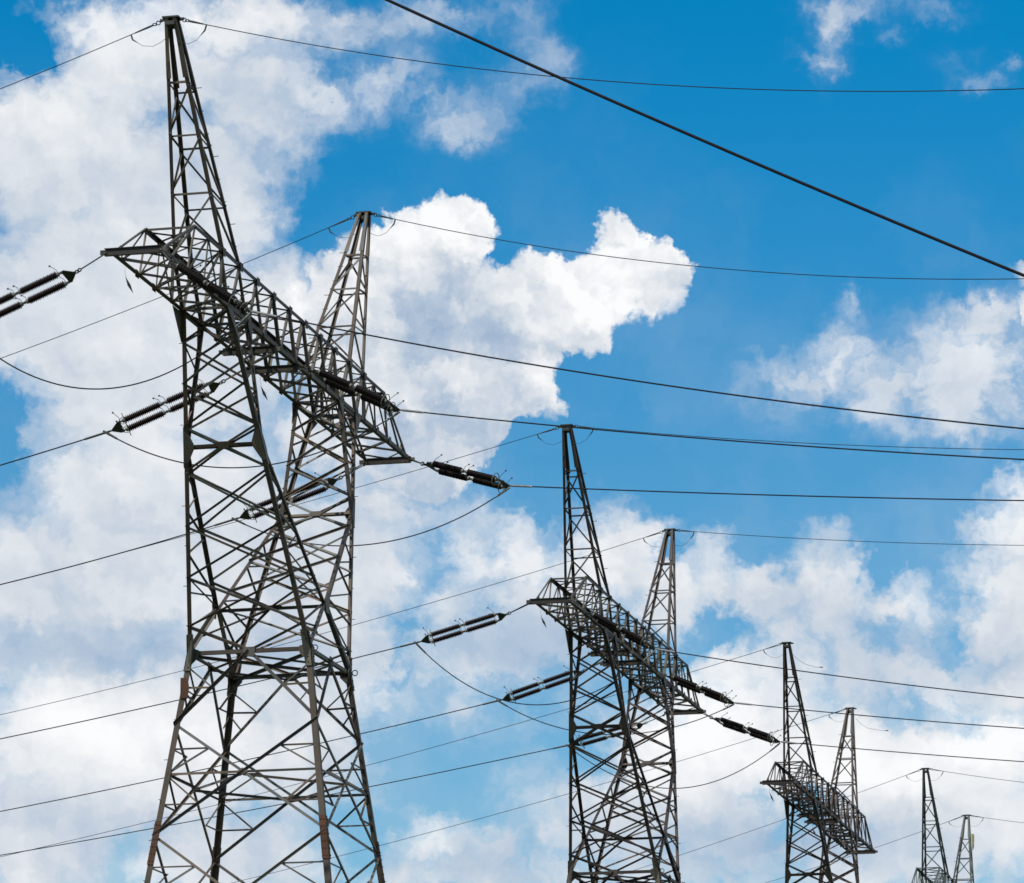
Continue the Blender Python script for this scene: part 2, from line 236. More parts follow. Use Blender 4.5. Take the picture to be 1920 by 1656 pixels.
def tube(bm, pts, r, seg=6, cap=True):
    pts = [Vector(p) for p in pts]; rings = []
    prev = None
    for i, p in enumerate(pts):
        d = (pts[min(i + 1, len(pts) - 1)] - pts[max(i - 1, 0)]).normalized()
        s = prev if prev is not None else (Vector((0, 0, 1)) if abs(d.z) < 0.9 else Vector((1, 0, 0)))
        s = (s - d * s.dot(d)).normalized(); prev = s; b = d.cross(s)
        rr = r[i] if isinstance(r, (list, tuple)) else r
        rings.append([bm.verts.new(p + s * (rr * math.cos(k * 2 * math.pi / seg)) + b * (rr * math.sin(k * 2 * math.pi / seg))) for k in range(seg)])
    for A, B in zip(rings, rings[1:]):
        for k in range(seg): bm.faces.new((A[k], A[(k + 1) % seg], B[(k + 1) % seg], B[k]))
    if cap: bm.faces.new(rings[0][::-1]); bm.faces.new(rings[-1])
def ring(bm, c, ax, R_, r, seg=20, arc=2 * math.pi, start=0.0, up=(0, 0, 1)):
    ax = Vector(ax).normalized(); u = Vector(up); u = (u - ax * u.dot(ax)).normalized(); v = ax.cross(u); c = Vector(c)
    tube(bm, [c + u * (R_ * math.cos(start + arc * k / seg)) + v * (R_ * math.sin(start + arc * k / seg)) for k in range(seg + 1)], r, 6)
def box(bm, c, ex, ey, ez):
    c = Vector(c); ex, ey, ez = Vector(ex), Vector(ey), Vector(ez)
    extrude(bm, [c - ez + s * ex + t * ey for s, t in ((-1, -1), (1, -1), (1, 1), (-1, 1))], [c + ez + s * ex + t * ey for s, t in ((-1, -1), (1, -1), (1, 1), (-1, 1))])

# ---------------------------------------------------------------- ground
def ground_z(y):
    pts = ((-500, 0.0), (118, 0.0), (165, 0.22), (213, 1.0), (257, 1.85), (420, 3.2), (6000, 3.2))
    for (a, za), (b, zb) in zip(pts, pts[1:]):
        if y <= b: return za + (zb - za) * max(0, (y - a)) / (b - a)
    return 3.2
bm = bmesh.new(); xs = (-6000, -1500, -300, -60, 0, 60, 300, 1500, 6000); ys = (-500, 0, 118, 165, 213, 257, 420, 1500, 6000)
vs = [[bm.verts.new((x, y, ground_z(y))) for x in xs] for y in ys]
for j in range(len(ys) - 1):
    for i in range(len(xs) - 1): bm.faces.new((vs[j][i], vs[j][i + 1], vs[j + 1][i + 1], vs[j + 1][i]))
g = link('ground', bm, GRASS); g['kind'] = 'structure'

# ---------------------------------------------------------------- lattice tower (X along the cross arm, Y along the line, metres / S)
S = 1.35
L_ARM, L_TOP, H_ARM, B_BOT, B_TOP = 9.0, 6.86, 1.03, 0.494, 0.507
ZB = 21.736; ZT = ZB + H_ARM; ZP = 26.84; XP, YP = 6.955, 0.11
AX, AY, ZW = 1.472, 1.25, 15.644; ZK, KY = 16.784, 1.145; ZM = 19.345
XO, XI, XPO, XPI = 4.567, 3.33, 5.14, 4.0; SX, SY = 0.145, 0.133; Z0 = -1.6 / S
def N_(x, y, z): return Vector((x * S, -y * S, z * S + 1.6))
def leg_pt(sx, sy, z): return N_(sx * (AX + SX * (ZW - z)), sy * (AY + SY * (ZW - z)), z)
def oc(sg, sy, z):                                   # outer chord of an arm
    t = (z - ZW) / (ZB - ZW); return N_(sg * (AX + (XO - AX) * t), sy * (AY + (B_BOT - AY) * t), z)
TM = (ZM - ZW) / (ZB - ZW); XM = AX + (XO - AX) * TM - 0.10; YM = AY + (B_BOT - AY) * TM
def ic(sg, sy, z):                                   # inner chord, kinked where it meets the outer one
    if z > ZM:
        t = (z - ZM) / (ZB - ZM); return N_(sg * (XM + (XI - XM) * t), sy * (YM + (B_BOT - YM) * t), z)
    t = (z - ZK) / (ZM - ZK); return N_(sg * XM * t, sy * (KY + (YM - KY) * t), z)
def mid(a, b, t=0.5): return a + (b - a) * t
def ey(s): return Vector((0, -s, 0))                 # local direction of the line side s
def ex(s): return Vector((s, 0, 0))

def build_tower():
    root = empty('transmission_tower')
    # ---- body below the waist
    bm = bmesh.new()
    corners = ((-1, -1), (-1, 1), (1, 1), (1, -1))
    levels = [ZW, 14.22, 12.0, 9.2, 5.8, 1.9, Z0]
    for i in range(4):
        A, B = corners[i], corners[(i + 1) % 4]
        n = ex(A[0]) if A[0] == B[0] else ey(A[1])
        la = lambda z: leg_pt(A[0], A[1], z)
        lb = lambda z: leg_pt(B[0], B[1], z)
        c = mid(la(ZW), lb(ZW))
        brace(bm, la(ZW), lb(ZW), 0.125, n, -0.005)
        for l, o in ((la, lb), (lb, la)):
            brace(bm, c, l(levels[1]), 0.10, n, -0.03, l is la)
            m_ = mid(c, l(levels[1]))
            brace(bm, l(14.95), m_, 0.055, n); brace(bm, l(15.4), m_, 0.05, n, -0.05)
            brace(bm, mid(c, l(levels[1]), 0.74), l(14.95), 0.05, n, -0.05)
            plate(bm, [l(ZW) + Vector(v) for v in ((0, 0, 0.18), tuple((o(ZW) - l(ZW)).normalized() * 0.32 + Vector((0, 0, 0.06))), tuple((o(ZW) - l(ZW)).normalized() * 0.30 - Vector((0, 0, 0.12))), (0, 0, -0.42))], n, 0.012, 0.006)
        u = (lb(ZW) - la(ZW)).normalized(); z_ = Vector((0, 0, 1))
        plate(bm, [c - u * 0.17 + z_ * 0.10, c + u * 0.17 + z_ * 0.10, c + u * 0.15 - z_ * 0.15, c - u * 0.15 - z_ * 0.15], n, 0.012, 0.006)
        for za, zb in zip(levels[1:], levels[2:]):
            sz = 0.085 if za > 10 else 0.10
            brace(bm, la(za), lb(zb), sz, n, -0.02); brace(bm, lb(za), la(zb), sz, n, -0.045, True)
            wa = (la(za) - lb(za)).length; wb = (la(zb) - lb(zb)).length; t = wa / (wa + wb); zc = za + (zb - za) * t
            cc = mid(la(za), lb(zb), t)
            for l, o in ((la, lb), (lb, la)):
                brace(bm, l(zc), cc, 0.075, n, -0.04)
                zq = (za + zc) / 2; zr = (zc + zb) / 2
                d1 = mid(l(za), o(zb), t * 0.5); d2 = mid(l(zb), o(za), (1 - t) * 0.5)
                brace(bm, l(zq), d1, 0.05, n, -0.05); brace(bm, l(zc), d1, 0.055, n, -0.06)
                brace(bm, l(zr), d2, 0.05, n, -0.05); brace(bm, l(zc), d2, 0.055, n, -0.06)
            plate(bm, [cc - u * 0.16, cc + z_ * 0.1, cc + u * 0.16, cc - z_ * 0.1], n, 0.010, -0.005)
    def face_mid(i, z): return mid(leg_pt(*corners[i], z), leg_pt(*corners[(i + 1) % 4], z))
    for za, zb in ((14.22, 12.0), (9.2, 5.8)):
        zc = za + (zb - za) * 0.46
        for i in range(4): brace(bm, face_mid(i, zc), face_mid((i + 1) % 4, zc), 0.08, (0, 0, 1), -0.02)
    brace(bm, leg_pt(-1, -1, ZW), leg_pt(1, 1, ZW), 0.10, (0, 0, 1), -0.02); brace(bm, leg_pt(-1, 1, ZW), leg_pt(1, -1, ZW), 0.10, (0, 0, 1), -0.06)
    for i in range(4): brace(bm, face_mid(i, ZW), face_mid((i + 1) % 4, ZW), 0.06, (0, 0, 1), -0.09)
    body = link('body', bm, STEEL, root)
    for sx, sy in corners:
        bm = bmesh.new()
        angle_iron(bm, leg_pt(sx, sy, Z0), leg_pt(sx, sy, ZW + 0.12), 0.155, ex(-sx), ey(-sy), 0.018)
        if (sx, sy) in ((1, -1), (-1, -1)):
            for k in range(17):                      # climbing pegs
                p = leg_pt(sx, sy, 1.5 + k * 0.8); d = (ey(sy) if k % 2 else ex(sx)); tube(bm, [p, p + d * 0.10], 0.010, 5)
        leg = link('leg', bm, STEEL, body)
        bm = bmesh.new()
        for s in (0, 1):
            e = ex(-sx) if s == 0 else ey(-sy); n = ey(sy) if s == 0 else ex(sx)
            p0, p1 = leg_pt(sx, sy, 12.28), leg_pt(sx, sy, 11.42)
            plate(bm, [p0 - e * 0.01, p0 + e * 0.165, p1 + e * 0.165, p1 - e * 0.01], n, 0.016, 0.004 + 0.003 * s)
            for k in range(6):
                for w in (0.045, 0.12): b_ = mid(p0, p1, (k + 0.5) / 6) + e * w; tube(bm, [b_ + n * 0.015, b_ + n * 0.045], 0.017, 6)
        link('splice_plate', bm, RUST, body)
        bm = bmesh.new()
        for s in (0, 1):                             # bolted joint at the waist
            e = ex(-sx) if s == 0 else ey(-sy); n = ey(sy) if s == 0 else ex(sx)
            p0, p1 = oc(sx, sy, ZW + 0.34), leg_pt(sx, sy, ZW - 0.36); m_ = leg_pt(sx, sy, ZW)
            plate(bm, [p0, p0 + e * 0.16, m_ + e * 0.19, p1 + e * 0.17, p1, m_], n, 0.014, 0.022 + 0.003 * s)
            for k in range(6):
                b_ = (mid(p0, m_, (k + 0.4) / 3) if k < 3 else mid(m_, p1, (k - 2.6) / 3)) + e * 0.09; tube(bm, [b_ + n * 0.03, b_ + n * 0.062], 0.019, 6)
        if sy > 0:
            ring(bm, leg_pt(sx, sy, ZW) + ey(1) * 0.12, (1, 0.0, 0), 0.075, 0.014, 14)
        link('joint_plate', bm, OLIVE, body)
    bm = bmesh.new()
    p = leg_pt(-1, -1, 14.93); plate(bm, [p + Vector((-0.004, 0.0, 0.28)), p + ey(1) * 0.20 + Vector((0, 0, 0.26)), p + ey(1) * 0.24 + Vector((0, 0, 0.0)), p + ey(1) * 0.20 + Vector((0, 0, -0.26)), p + Vector((-0.004, 0, -0.28))], (-1, 0, 0), 0.014, 0.06)
    link('cover_plate', bm, RUST, body)

    # ---- two arms of the cup
    LV = [ZB, 21.2, 20.47, 19.70]; LW = [18.90, 17.93, 17.0, 16.12]
    for sg in (-1, 1):
        bm = bmesh.new()
        out = Vector((sg * 0.9, 0, -0.42)); inn = -out
        for f, n in ((oc, out), (ic, inn)):
            z_list = LV if f is oc else [ZB, 21.15, 20.40, 19.72]
            for za, zb in zip(z_list, z_list[1:]):
                brace(bm, f(sg, -1, za), f(sg, 1, zb), 0.075, n, -0.01); brace(bm, f(sg, 1, za), f(sg, -1, zb), 0.075, n, -0.04, True)
            c = mid(f(sg, -1, ZM), f(sg, 1, ZM))
            brace(bm, f(sg, -1, ZM), f(sg, 1, ZM), 0.09, n, -0.01)
            for sy in (-1, 1):
                brace(bm, f(sg, sy, z_list[-1]), c, 0.075, n, -0.03)
            z_list = LW if f is oc else [18.97, 18.1, 17.25]
            for sy in (-1, 1): brace(bm, f(sg, sy, z_list[0]), c, 0.075, n, -0.03)
            for za, zb in zip(z_list, z_list[1:]):
                brace(bm, f(sg, -1, za), f(sg, 1, zb), 0.075, n, -0.01); brace(bm, f(sg, 1, za), f(sg, -1, zb), 0.075, n, -0.04, True)
            if f is oc:
                cw = mid(leg_pt(sg, -1, ZW), leg_pt(sg, 1, ZW))
                for sy in (-1, 1): brace(bm, oc(sg, sy, 16.12), cw, 0.085, n, -0.02)
            u = ey(1); w = (f(sg, 1, ZM + 1) - f(sg, 1, ZM - 1)).normalized()
            plate(bm, [c - u * 0.20 + w * 0.05, c - u * 0.13 + w * 0.11, c + u * 0.13 + w * 0.11, c + u * 0.20 + w * 0.05, c + u * 0.11 - w * 0.08, c - u * 0.11 - w * 0.08], n, 0.014, 0.004)
        for sy in (-1, 1):
            n = ey(sy)
            zz = [ZB - 0.1, 21.2, 20.85, 20.47, 20.1, 19.72]
            for k in range(len(zz) - 1):
                a_, b_ = (oc, ic) if k % 2 else (ic, oc)
                brace(bm, a_(sg, sy, zz[k]), b_(sg, sy, zz[k + 1]), 0.055, n, -0.025)
            brace(bm, oc(sg, sy, ZB - 0.04), ic(sg, sy, ZB - 0.04), 0.09, n, -0.02)
            zz = [18.9, 18.6, 18.2, 17.93, 17.45, 17.0, 16.75]
            for k in range(len(zz) - 1):
                a_, b_ = (oc, ic) if k % 2 == 0 else (ic, oc)
                brace(bm, a_(sg, sy, zz[k]), b_(sg, sy, max(zz[k + 1], ZK + 0.05) if b_ is ic else zz[k + 1]), 0.055, n, -0.025)
            brace(bm, ic(sg, sy, ZK + 0.02), oc(sg, sy, 16.12), 0.06, n, -0.04)
            brace(bm, ic(sg, sy, ZK + 0.02), oc(sg, sy, 17.0), 0.06, n, -0.05)
            kk = N_(0, sy * KY, ZK)
            angle_iron(bm, kk, leg_pt(sg, sy, ZW), 0.12, (0, 0, 1), ey(-sy))
            brace(bm, mid(kk, leg_pt(sg, sy, ZW)), oc(sg, sy, 16.12), 0.05, n, -0.05)
            # big splice gusset where both chords meet, haunch gusset under the cross arm, crotch gusset
            o_, i_ = oc(sg, sy, ZM), ic(sg, sy, ZM); e = ex(-sg); z_ = (oc(sg, sy, ZM + 1) - oc(sg, sy, ZM - 1)).normalized()
            plate(bm, [o_ + z_ * 0.55, o_ + e * 0.14 + z_ * 0.5, i_ + e * 0.12 + z_ * 0.12, i_ + e * 0.12 - z_ * 0.12, o_ + e * 0.16 - z_ * 0.55, o_ - z_ * 0.55], n, 0.014, 0.008)
            q = ey(-sy); plate(bm, [o_ + z_ * 0.42, o_ + q * 0.13 + z_ * 0.36, o_ + q * 0.27 + z_ * 0.08, o_ + q * 0.27 - z_ * 0.08, o_ + q * 0.13 - z_ * 0.4, o_ - z_ * 0.45], out, 0.014, 0.010)
            hb = N_(sg * 5.25, sy * B_BOT, ZB)
            plate(bm, [N_(sg * (5.1 if sy < 0 else 4.85), sy * B_BOT, ZB), N_(sg * 4.45, sy * B_BOT, ZB), oc(sg, sy, ZB - 0.12) + e * 0.11, oc(sg, sy, ZB - 0.5) + e * 0.09, oc(sg, sy, ZB - 0.54)], n, 0.014, 0.010)
            ib = N_(sg * XI, sy * B_BOT, ZB)
            plate(bm, [ib + ex(sg) * 0.22, ib - ex(sg) * 0.24, ic(sg, sy, ZB - 0.22) - ex(sg) * 0.06, ic(sg, sy, ZB - 0.42), ic(sg, sy, ZB - 0.22) + ex(sg) * 0.12], n, 0.014, 0.012)
            if sg < 0:
                plate(bm, [kk + Vector((0.0, 0, 0.42)), kk + Vector((0.22, 0, 0.12)), kk + Vector((0.14, 0, -0.24)), kk + Vector((-0.14, 0, -0.24)), kk + Vector((-0.22, 0, 0.12))], n, 0.014, 0.03)
        if sg < 0:
            ka, kb = N_(0, -KY, ZK), N_(0, KY, ZK); kc = mid(ka, kb)
            brace(bm, ka, kb, 0.09, (0, 0, 1), 0.0)
            plate(bm, [kc + ey(1) * -0.3 + ex(1) * 0.12, kc + ey(1) * 0.3 + ex(1) * 0.12, kc + ey(1) * 0.3 - ex(1) * 0.12, kc + ey(1) * -0.3 - ex(1) * 0.12], (0, 0, 1), 0.012, 0.014)
        kc = N_(0, 0, ZK)
        for sy in (-1, 1): brace(bm, kc, mid(N_(0, sy * KY, ZK), leg_pt(sg, sy, ZW), 0.62), 0.07, (sg * 0.6, 0, 0.8), -0.01)
        for sy in (-1, 1): brace(bm, kc, ic(sg, sy, 17.25), 0.07, inn, -0.02)
        arm = link('arm', bm, STEEL, root)
        for sy in (-1, 1):
            bm = bmesh.new()
            angle_iron(bm, oc(sg, sy, ZW - 0.02), oc(sg, sy, ZB), 0.118, ex(-sg), ey(-sy), 0.015)
            if sg > 0 or sy < 0:
                for k in range(8):
                    p = oc(sg, sy, ZW + 0.5 + k * 0.72); tube(bm, [p, p + (ey(sy) if k % 2 else ex(sg)) * 0.09], 0.010, 5)
            link('chord', bm, STEEL, arm)
            bm = bmesh.new()
            angle_iron(bm, ic(sg, sy, ZK), ic(sg, sy, ZM), 0.102, ex(sg), ey(-sy), 0.014)
            angle_iron(bm, ic(sg, sy, ZM), ic(sg, sy, ZB), 0.105, ex(sg), ey(-sy), 0.014)
            link('chord', bm, STEEL, arm)

    # ---- cross arm
    bm = bmesh.new()
    XB = [0, 1.14, 2.29, XI, XO, 5.25, 6.25, 7.27, 8.30]; XT = [0.57, 1.71, 2.86, XPI, XPO, 6.0, L_TOP]
    bot = lambda x, sy: N_(x, sy * B_BOT, ZB)
    top = lambda x, sy: N_(x, sy * B_TOP, ZT)
    for sy in (-1, 1):
        n = ey(sy)
        for sg in (-1, 1):
            for xt, pair in ((0.57, (0, 1.14)), (1.71, (1.14, 2.29)), (2.86, (2.29, XI)), (XPI, (XI, XO)), (XPO, (XO, 5.25))):
                for xb in pair: brace(bm, top(sg * xt, sy), bot(sg * xb, sy), 0.105, n, 0.012 if JIT.random() < 0.6 else -0.03)
                t_ = top(sg * xt, sy); plate(bm, [t_ + Vector((-0.14, 0, 0.03)), t_ + Vector((0.14, 0, 0.03)), t_ + Vector((0.09, 0, -0.2)), t_ + Vector((-0.09, 0, -0.2))], n, 0.012, 0.028)
            for xt, xb, a in ((XPO, 6.25, 0.06), (6.0, 5.25, 0.05), (6.0, 6.25, 0.05), (6.0, 7.27, 0.055), (L_TOP, 7.27, 0.065), (L_TOP, 8.30, 0.06)):
                brace(bm, top(sg * xt, sy), bot(sg * xb, sy), a, n, -0.02)
            brace(bm, top(sg * L_TOP, sy), bot(sg * (L_ARM - 0.1), sy), 0.075, n, -0.01)
            e_ = mid(top(sg * L_TOP, sy), bot(sg * L_ARM, sy), 0.72); brace(bm, e_, bot(sg * 8.55, sy), 0.04, n); brace(bm, e_, bot(sg * 8.3, sy), 0.04, n, -0.03)
            for xb in (1.14, 2.29, XI, XO, 6.25, 7.27):
                b_ = bot(sg * xb, sy); plate(bm, [b_ + Vector((-0.15, 0, -0.03)), b_ + Vector((0.15, 0, -0.03)), b_ + Vector((0.1, 0, 0.17)), b_ + Vector((-0.1, 0, 0.17))], n, 0.012, 0.018)
    for sg in (-1, 1):
        for za, zb in zip(XB[:-1], XB[1:]):
            brace(bm, bot(sg * za, -1), bot(sg * zb, 1), 0.075, (0, 0, -1), -0.02); brace(bm, bot(sg * za, 1), bot(sg * zb, -1), 0.075, (0, 0, -1), -0.05)
        brace(bm, bot(sg * 8.3, -1), bot(sg * 8.9, 0), 0.05, (0, 0, -1), -0.02); brace(bm, bot(sg * 8.3, 1), bot(sg * 8.9, 0), 0.05, (0, 0, -1), -0.02)
        xl = [0.0] + XT
        for za, zb in zip(xl[:-1], xl[1:]):
            if za == 0.0:
                if sg > 0: brace(bm, top(-0.57, -1), top(0.57, 1), 0.05, (0, 0, 1), -0.02); brace(bm, top(-0.57, 1), top(0.57, -1), 0.05, (0, 0, 1), -0.05)
                continue
            brace(bm, top(sg * za, -1), top(sg * zb, 1), 0.045, (0, 0, 1), -0.02); brace(bm, top(sg * za, 1), top(sg * zb, -1), 0.045, (0, 0, 1), -0.05)
        brace(bm, top(sg * L_TOP, -1), top(sg * L_TOP, 1), 0.07, (0, 0, 1), 0.0)
        for x in (XPI, XPO, 2.29): brace(bm, top(sg * x, -1), bot(sg * x, 1), 0.05, (1, 0, 0)); brace(bm, top(sg * x, 1), bot(sg * x, -1), 0.05, (1, 0, 0), -0.06)
        for x in (XO, XI, 6.25): brace(bm, bot(sg * x, -1), bot(sg * x, 1), 0.08, (0, 0, -1), -0.01)
    cross = link('cross_arm', bm, OLIVE, root)
    for sy in (-1, 1):
        bm = bmesh.new(); angle_iron(bm, bot(-L_ARM + 0.05, sy), bot(L_ARM - 0.05, sy), 0.115, (0, 0, 1), ey(-sy), 0.014); link('chord', bm, STEEL, cross)
        bm = bmesh.new(); angle_iron(bm, top(-L_TOP, sy), top(L_TOP, sy), 0.105, (0, 0, -1), ey(-sy), 0.013); link('chord', bm, OLIVE, cross)
    for x in (-L_ARM, -1.6, 0.0, L_ARM):
        bm = bmesh.new()
        p0 = N_(x, -(B_BOT + 0.07), ZB) ; p1 = N_(x, B_BOT + 0.03, ZB); h, w, t = 0.19, 0.055, 0.016
        sec = ((-w, 0), (w, 0), (w, -t), (t * 0.6, -t), (t * 0.6, -h + t), (w, -h + t), (w, -h), (-w, -h), (-w, -h + t), (-t * 0.6, -h + t), (-t * 0.6, -t), (-w, -t))
        zo = 0.10 if abs(x) > 5 else -0.006
        extrude(bm, [p0 + Vector((a, 0, b + zo)) for a, b in sec], [p1 + Vector((a, 0, b + zo)) for a, b in sec])
        bmesh.ops.recalc_face_normals(bm, faces=bm.faces)
        for p_, s in ((p0, -1), (p1, 1)):
            c = p_ + Vector((0, 0, zo - h * 0.5)); box(bm, c + ey(s) * 0.05, (0.012, 0, 0), (0, 0.07, 0), (0, 0, 0.06))
        link('mounting_beam', bm, OLIVE, cross)
    for x in (-8.05, 0.75):                          # loose strips hanging under the cross arm
        bm = bmesh.new(); p = N_(x, -B_BOT, ZB - 0.02)
        tube(bm, [p, p + Vector((0.03, 0, -0.14)), p + Vector((0.07, -0.02, -0.25))], 0.004, 5)
        q = p + Vector((0.07, -0.02, -0.24)); plate(bm, [q + Vector((0, 0.03, 0.02)), q + Vector((0.05, -0.10, -0.2)), q + Vector((0.1, -0.16, -0.42)), q + Vector((0.06, -0.02, -0.22))], (0.8, 0.2, 0.2), 0.01)
        link('hanging_strip', bm, DARK, cross)

    # ---- two peaks for the earth wires
    PZ = [ZT, 23.78, 24.79, 25.72]
    for sg in (-1, 1):
        def po(outer, sy, z):
            t = (z - ZT) / (ZP - ZT); xb = XPO if outer else XPI; xt = XP + (0.13 if outer else -0.13)
            return N_(sg * (xb + (xt - xb) * t), sy * (B_TOP + (YP - B_TOP) * t), z)
        bm = bmesh.new()
        for outer in (1, 0):
            n = ex(sg) if outer else ex(-sg); dz = 0.0 if outer else -0.06
            for z in PZ[1:]: brace(bm, po(outer, -1, z + dz), po(outer, 1, z + dz), 0.06, n, -0.02)
            for za, zb in zip(PZ, PZ[1:]):
                lo, hi = (-1, 1) if (outer if sg < 0 else not outer) else (1, -1)
                brace(bm, po(outer, lo, za + dz + 0.03), po(outer, hi, zb + dz - 0.03), 0.065, n, -0.02)
        for sy in (-1, 1):
            for za, zb in zip(PZ, PZ[1:]):
                a_, b_ = (1, 0) if sy < 0 else (0, 1)
                if sg > 0: a_, b_ = b_, a_
                brace(bm, po(a_, sy, za + 0.04), po(b_, sy, zb - 0.06), 0.055, ey(sy), -0.02)
                brace(bm, po(1, sy, zb), po(0, sy, zb - 0.06), 0.05, ey(sy), -0.03)
            # plated head
            plate(bm, [po(1, sy, 25.78) , po(1, sy, ZP - 0.05), po(1, sy, ZP - 0.05) + ey(-sy) * 0.07, po(1, sy, 25.78) + ey(-sy) * 0.13], ex(sg), 0.012, 0.012)
            plate(bm, [po(0, sy, 25.75), po(0, sy, ZP - 0.05), po(0, sy, ZP - 0.05) + ey(-sy) * 0.07, po(0, sy, 25.75) + ey(-sy) * 0.13], ex(-sg), 0.012, 0.012)
        for k in range(8):
            p = po(0, 1 if sg < 0 else -1, ZT + 0.3 + k * 0.38); q = ey(1 if sg < 0 else -1) * (1 if k % 3 == 1 else -1); tube(bm, [p - q * 0.03, p + q * 0.12, p + q * 0.125 + Vector((0, 0, 0.02))], 0.010, 5)
        peak = link('peak', bm, STEEL, root)
        for outer in (1, 0):
            for sy in (-1, 1):
                bm = bmesh.new()
                angle_iron(bm, po(outer, sy, ZT - 0.04), po(outer, sy, ZP), 0.094, ex(-sg if outer else sg), ey(-sy), 0.013); link('post', bm, STEEL, peak)
        bm = bmesh.new(); c = N_(sg * XP, 0, ZP)
        box(bm, c + Vector((0, 0, 0.01)), (0.18, 0, 0), (0, 0.22, 0), (0, 0, 0.02)); box(bm, c + Vector((0, 0, -0.16)), (0.20, 0, 0), (0, 0.12, 0), (0, 0, 0.05))
        for s in (-1, 1): box(bm, c + ey(s) * 0.26 + Vector((0, 0, -0.02)), (0.03, 0, 0), (0, 0.06, 0), (0, 0, 0.03))
        link('cap', bm, DARK, peak)
    return root
# surveyed positions: strings (attachment, start, end), wires (start, heading, slope and sag, length), jumpers, towers
STR=[
 ('a1-',[-9.986, 106.665, 30.942],[-10.782, 106.852, 30.482],[-13.498, 107.489, 29.372]),
 ('a2-',[-7.186, 118.488, 30.942],[-7.986, 118.676, 30.53],[-10.893, 118.711, 29.234]),
 ('a3-',[-4.386, 130.311, 30.942],[-5.228, 130.509, 30.452],[-8.119, 130.57, 29.319]),
 ('a1+',[-8.652, 106.349, 30.942],[-8.273, 106.084, 30.469],[-6.293, 104.494, 28.871]),
 ('a2+',[-5.852, 118.172, 30.942],[-5.418, 117.869, 30.667],[-2.999, 116.719, 29.315]),
 ('a3+',[-3.053, 129.996, 30.942],[-2.568, 129.656, 30.708],[-0.067, 128.292, 29.768]),
 ('b1-',[0.66, 153.587, 31.167],[-0.226, 153.795, 30.749],[-3.191, 153.902, 29.832]),
 ('b2-',[3.45, 165.413, 31.167],[2.573, 165.618, 30.802],[-0.373, 165.784, 29.787]),
 ('b3-',[6.239, 177.238, 31.167],[5.224, 177.476, 30.759],[2.382, 178.128, 30.051]),
 ('b1+',[1.994, 153.273, 31.167],[2.61, 152.841, 30.615],[4.911, 151.62, 29.125]),
 ('b2+',[4.783, 165.098, 31.167],[5.771, 164.407, 30.396],[8.173, 163.085, 29.179]),
 ('b3+',[7.573, 176.923, 31.167],[8.011, 176.616, 30.823],[10.594, 175.561, 29.72]),
]
WIRES=[
 ('a2-',[-10.893, 118.711, 29.234],[-0.9736, 0.2284, 0.0],[-0.26201, 0.00405],3.2),
 ('a3-',[-8.119, 130.57, 29.319],[-0.9736, 0.2284, 0.0],[-0.25802, 0.00458],7.5),
 ('a1+',[-6.293, 104.494, 28.871],[0.8192, -0.5736, 0.0],[-0.32512, 0.00239],20.9),
 ('a2+',[-2.999, 116.719, 29.315],[0.8192, -0.5736, 0.0],[-0.22945, 0.00133],18.8),
 ('a3+',[-0.067, 128.292, 29.768],[0.8192, -0.5736, 0.0],[-0.1652, 0.00073],17.0),
 ('b1-',[-3.191, 153.902, 29.832],[-0.9736, 0.2284, 0.0],[-0.20628, 0.0015],15.5),
 ('b2-',[-0.373, 165.784, 29.787],[-0.9736, 0.2284, 0.0],[-0.20308, 0.00129],19.8),
 ('b3-',[2.382, 178.128, 30.051],[-0.9736, 0.2284, 0.0],[-0.17511, 0.00097],24.2),
 ('b1+',[4.911, 151.62, 29.125],[0.8192, -0.5736, 0.0],[-0.24703, 0.0019],14.3),
 ('b2+',[8.173, 163.085, 29.179],[0.8192, -0.5736, 0.0],[-0.19159, 0.00134],12.0),
 ('b3+',[10.594, 175.561, 29.72],[0.8192, -0.5736, 0.0],[-0.17536, 0.00093],10.9),
 ('t1eN-',[-8.809, 109.224, 37.829],[-0.9736, 0.2284, 0.0],[-0.36106, 0.00427],4.5),
 ('t1eF-',[-4.482, 127.496, 37.829],[-0.9736, 0.2284, 0.0],[-0.36982, 0.0031],11.1),
 ('t1eN+',[-8.521, 109.156, 37.829],[0.8192, -0.5736, 0.0],[-0.37127, 0.00457],24.3),
 ('t1eF+',[-4.194, 127.428, 37.829],[0.8192, -0.5736, 0.0],[-0.35707, 0.005],21.7),
 ('t2eN-',[1.835, 156.147, 38.054],[-0.9736, 0.2284, 0.0],[-0.24941, 0.00113],21.2),
 ('t2eF-',[6.146, 174.423, 38.054],[-0.9736, 0.2284, 0.0],[-0.27293, 0.00169],27.8),
 ('t2eN+',[2.123, 156.079, 38.054],[0.8192, -0.5736, 0.0],[-0.2195, 0.0021],18.3),
 ('t2eF+',[6.434, 174.355, 38.054],[0.8192, -0.5736, 0.0],[-0.1913, 0.00199],15.7),
 ('t3eN-',[12.529, 203.745, 38.833],[-0.9736, 0.2284, 0.0],[-0.2704, 0.00113],34.7),
 ('t3eF-',[16.797, 222.031, 38.833],[-0.9736, 0.2284, 0.0],[-0.28053, 0.00123],26.3),
 ('t4eN-',[22.872, 247.45, 39.678],[-0.9736, 0.2284, 0.0],[-0.3348, 0.00143],13.7),
 ('t4eF-',[26.975, 265.774, 39.678],[-0.9736, 0.2284, 0.0],[-0.34103, 0.00325],5.4),
 ('t4eN+',[23.161, 247.385, 39.678],[0.8192, -0.5736, 0.0],[-0.23958, 0.00385],6.0),
 ('t4eF+',[27.264, 265.709, 39.678],[0.8192, -0.5736, 0.0],[-0.21986, 0.00385],3.7),
 ('fg',[-1.743, 60.0, 21.782],[0.9736, -0.2284, 0.0],[-0.54465, 0.00293],8.8),
]
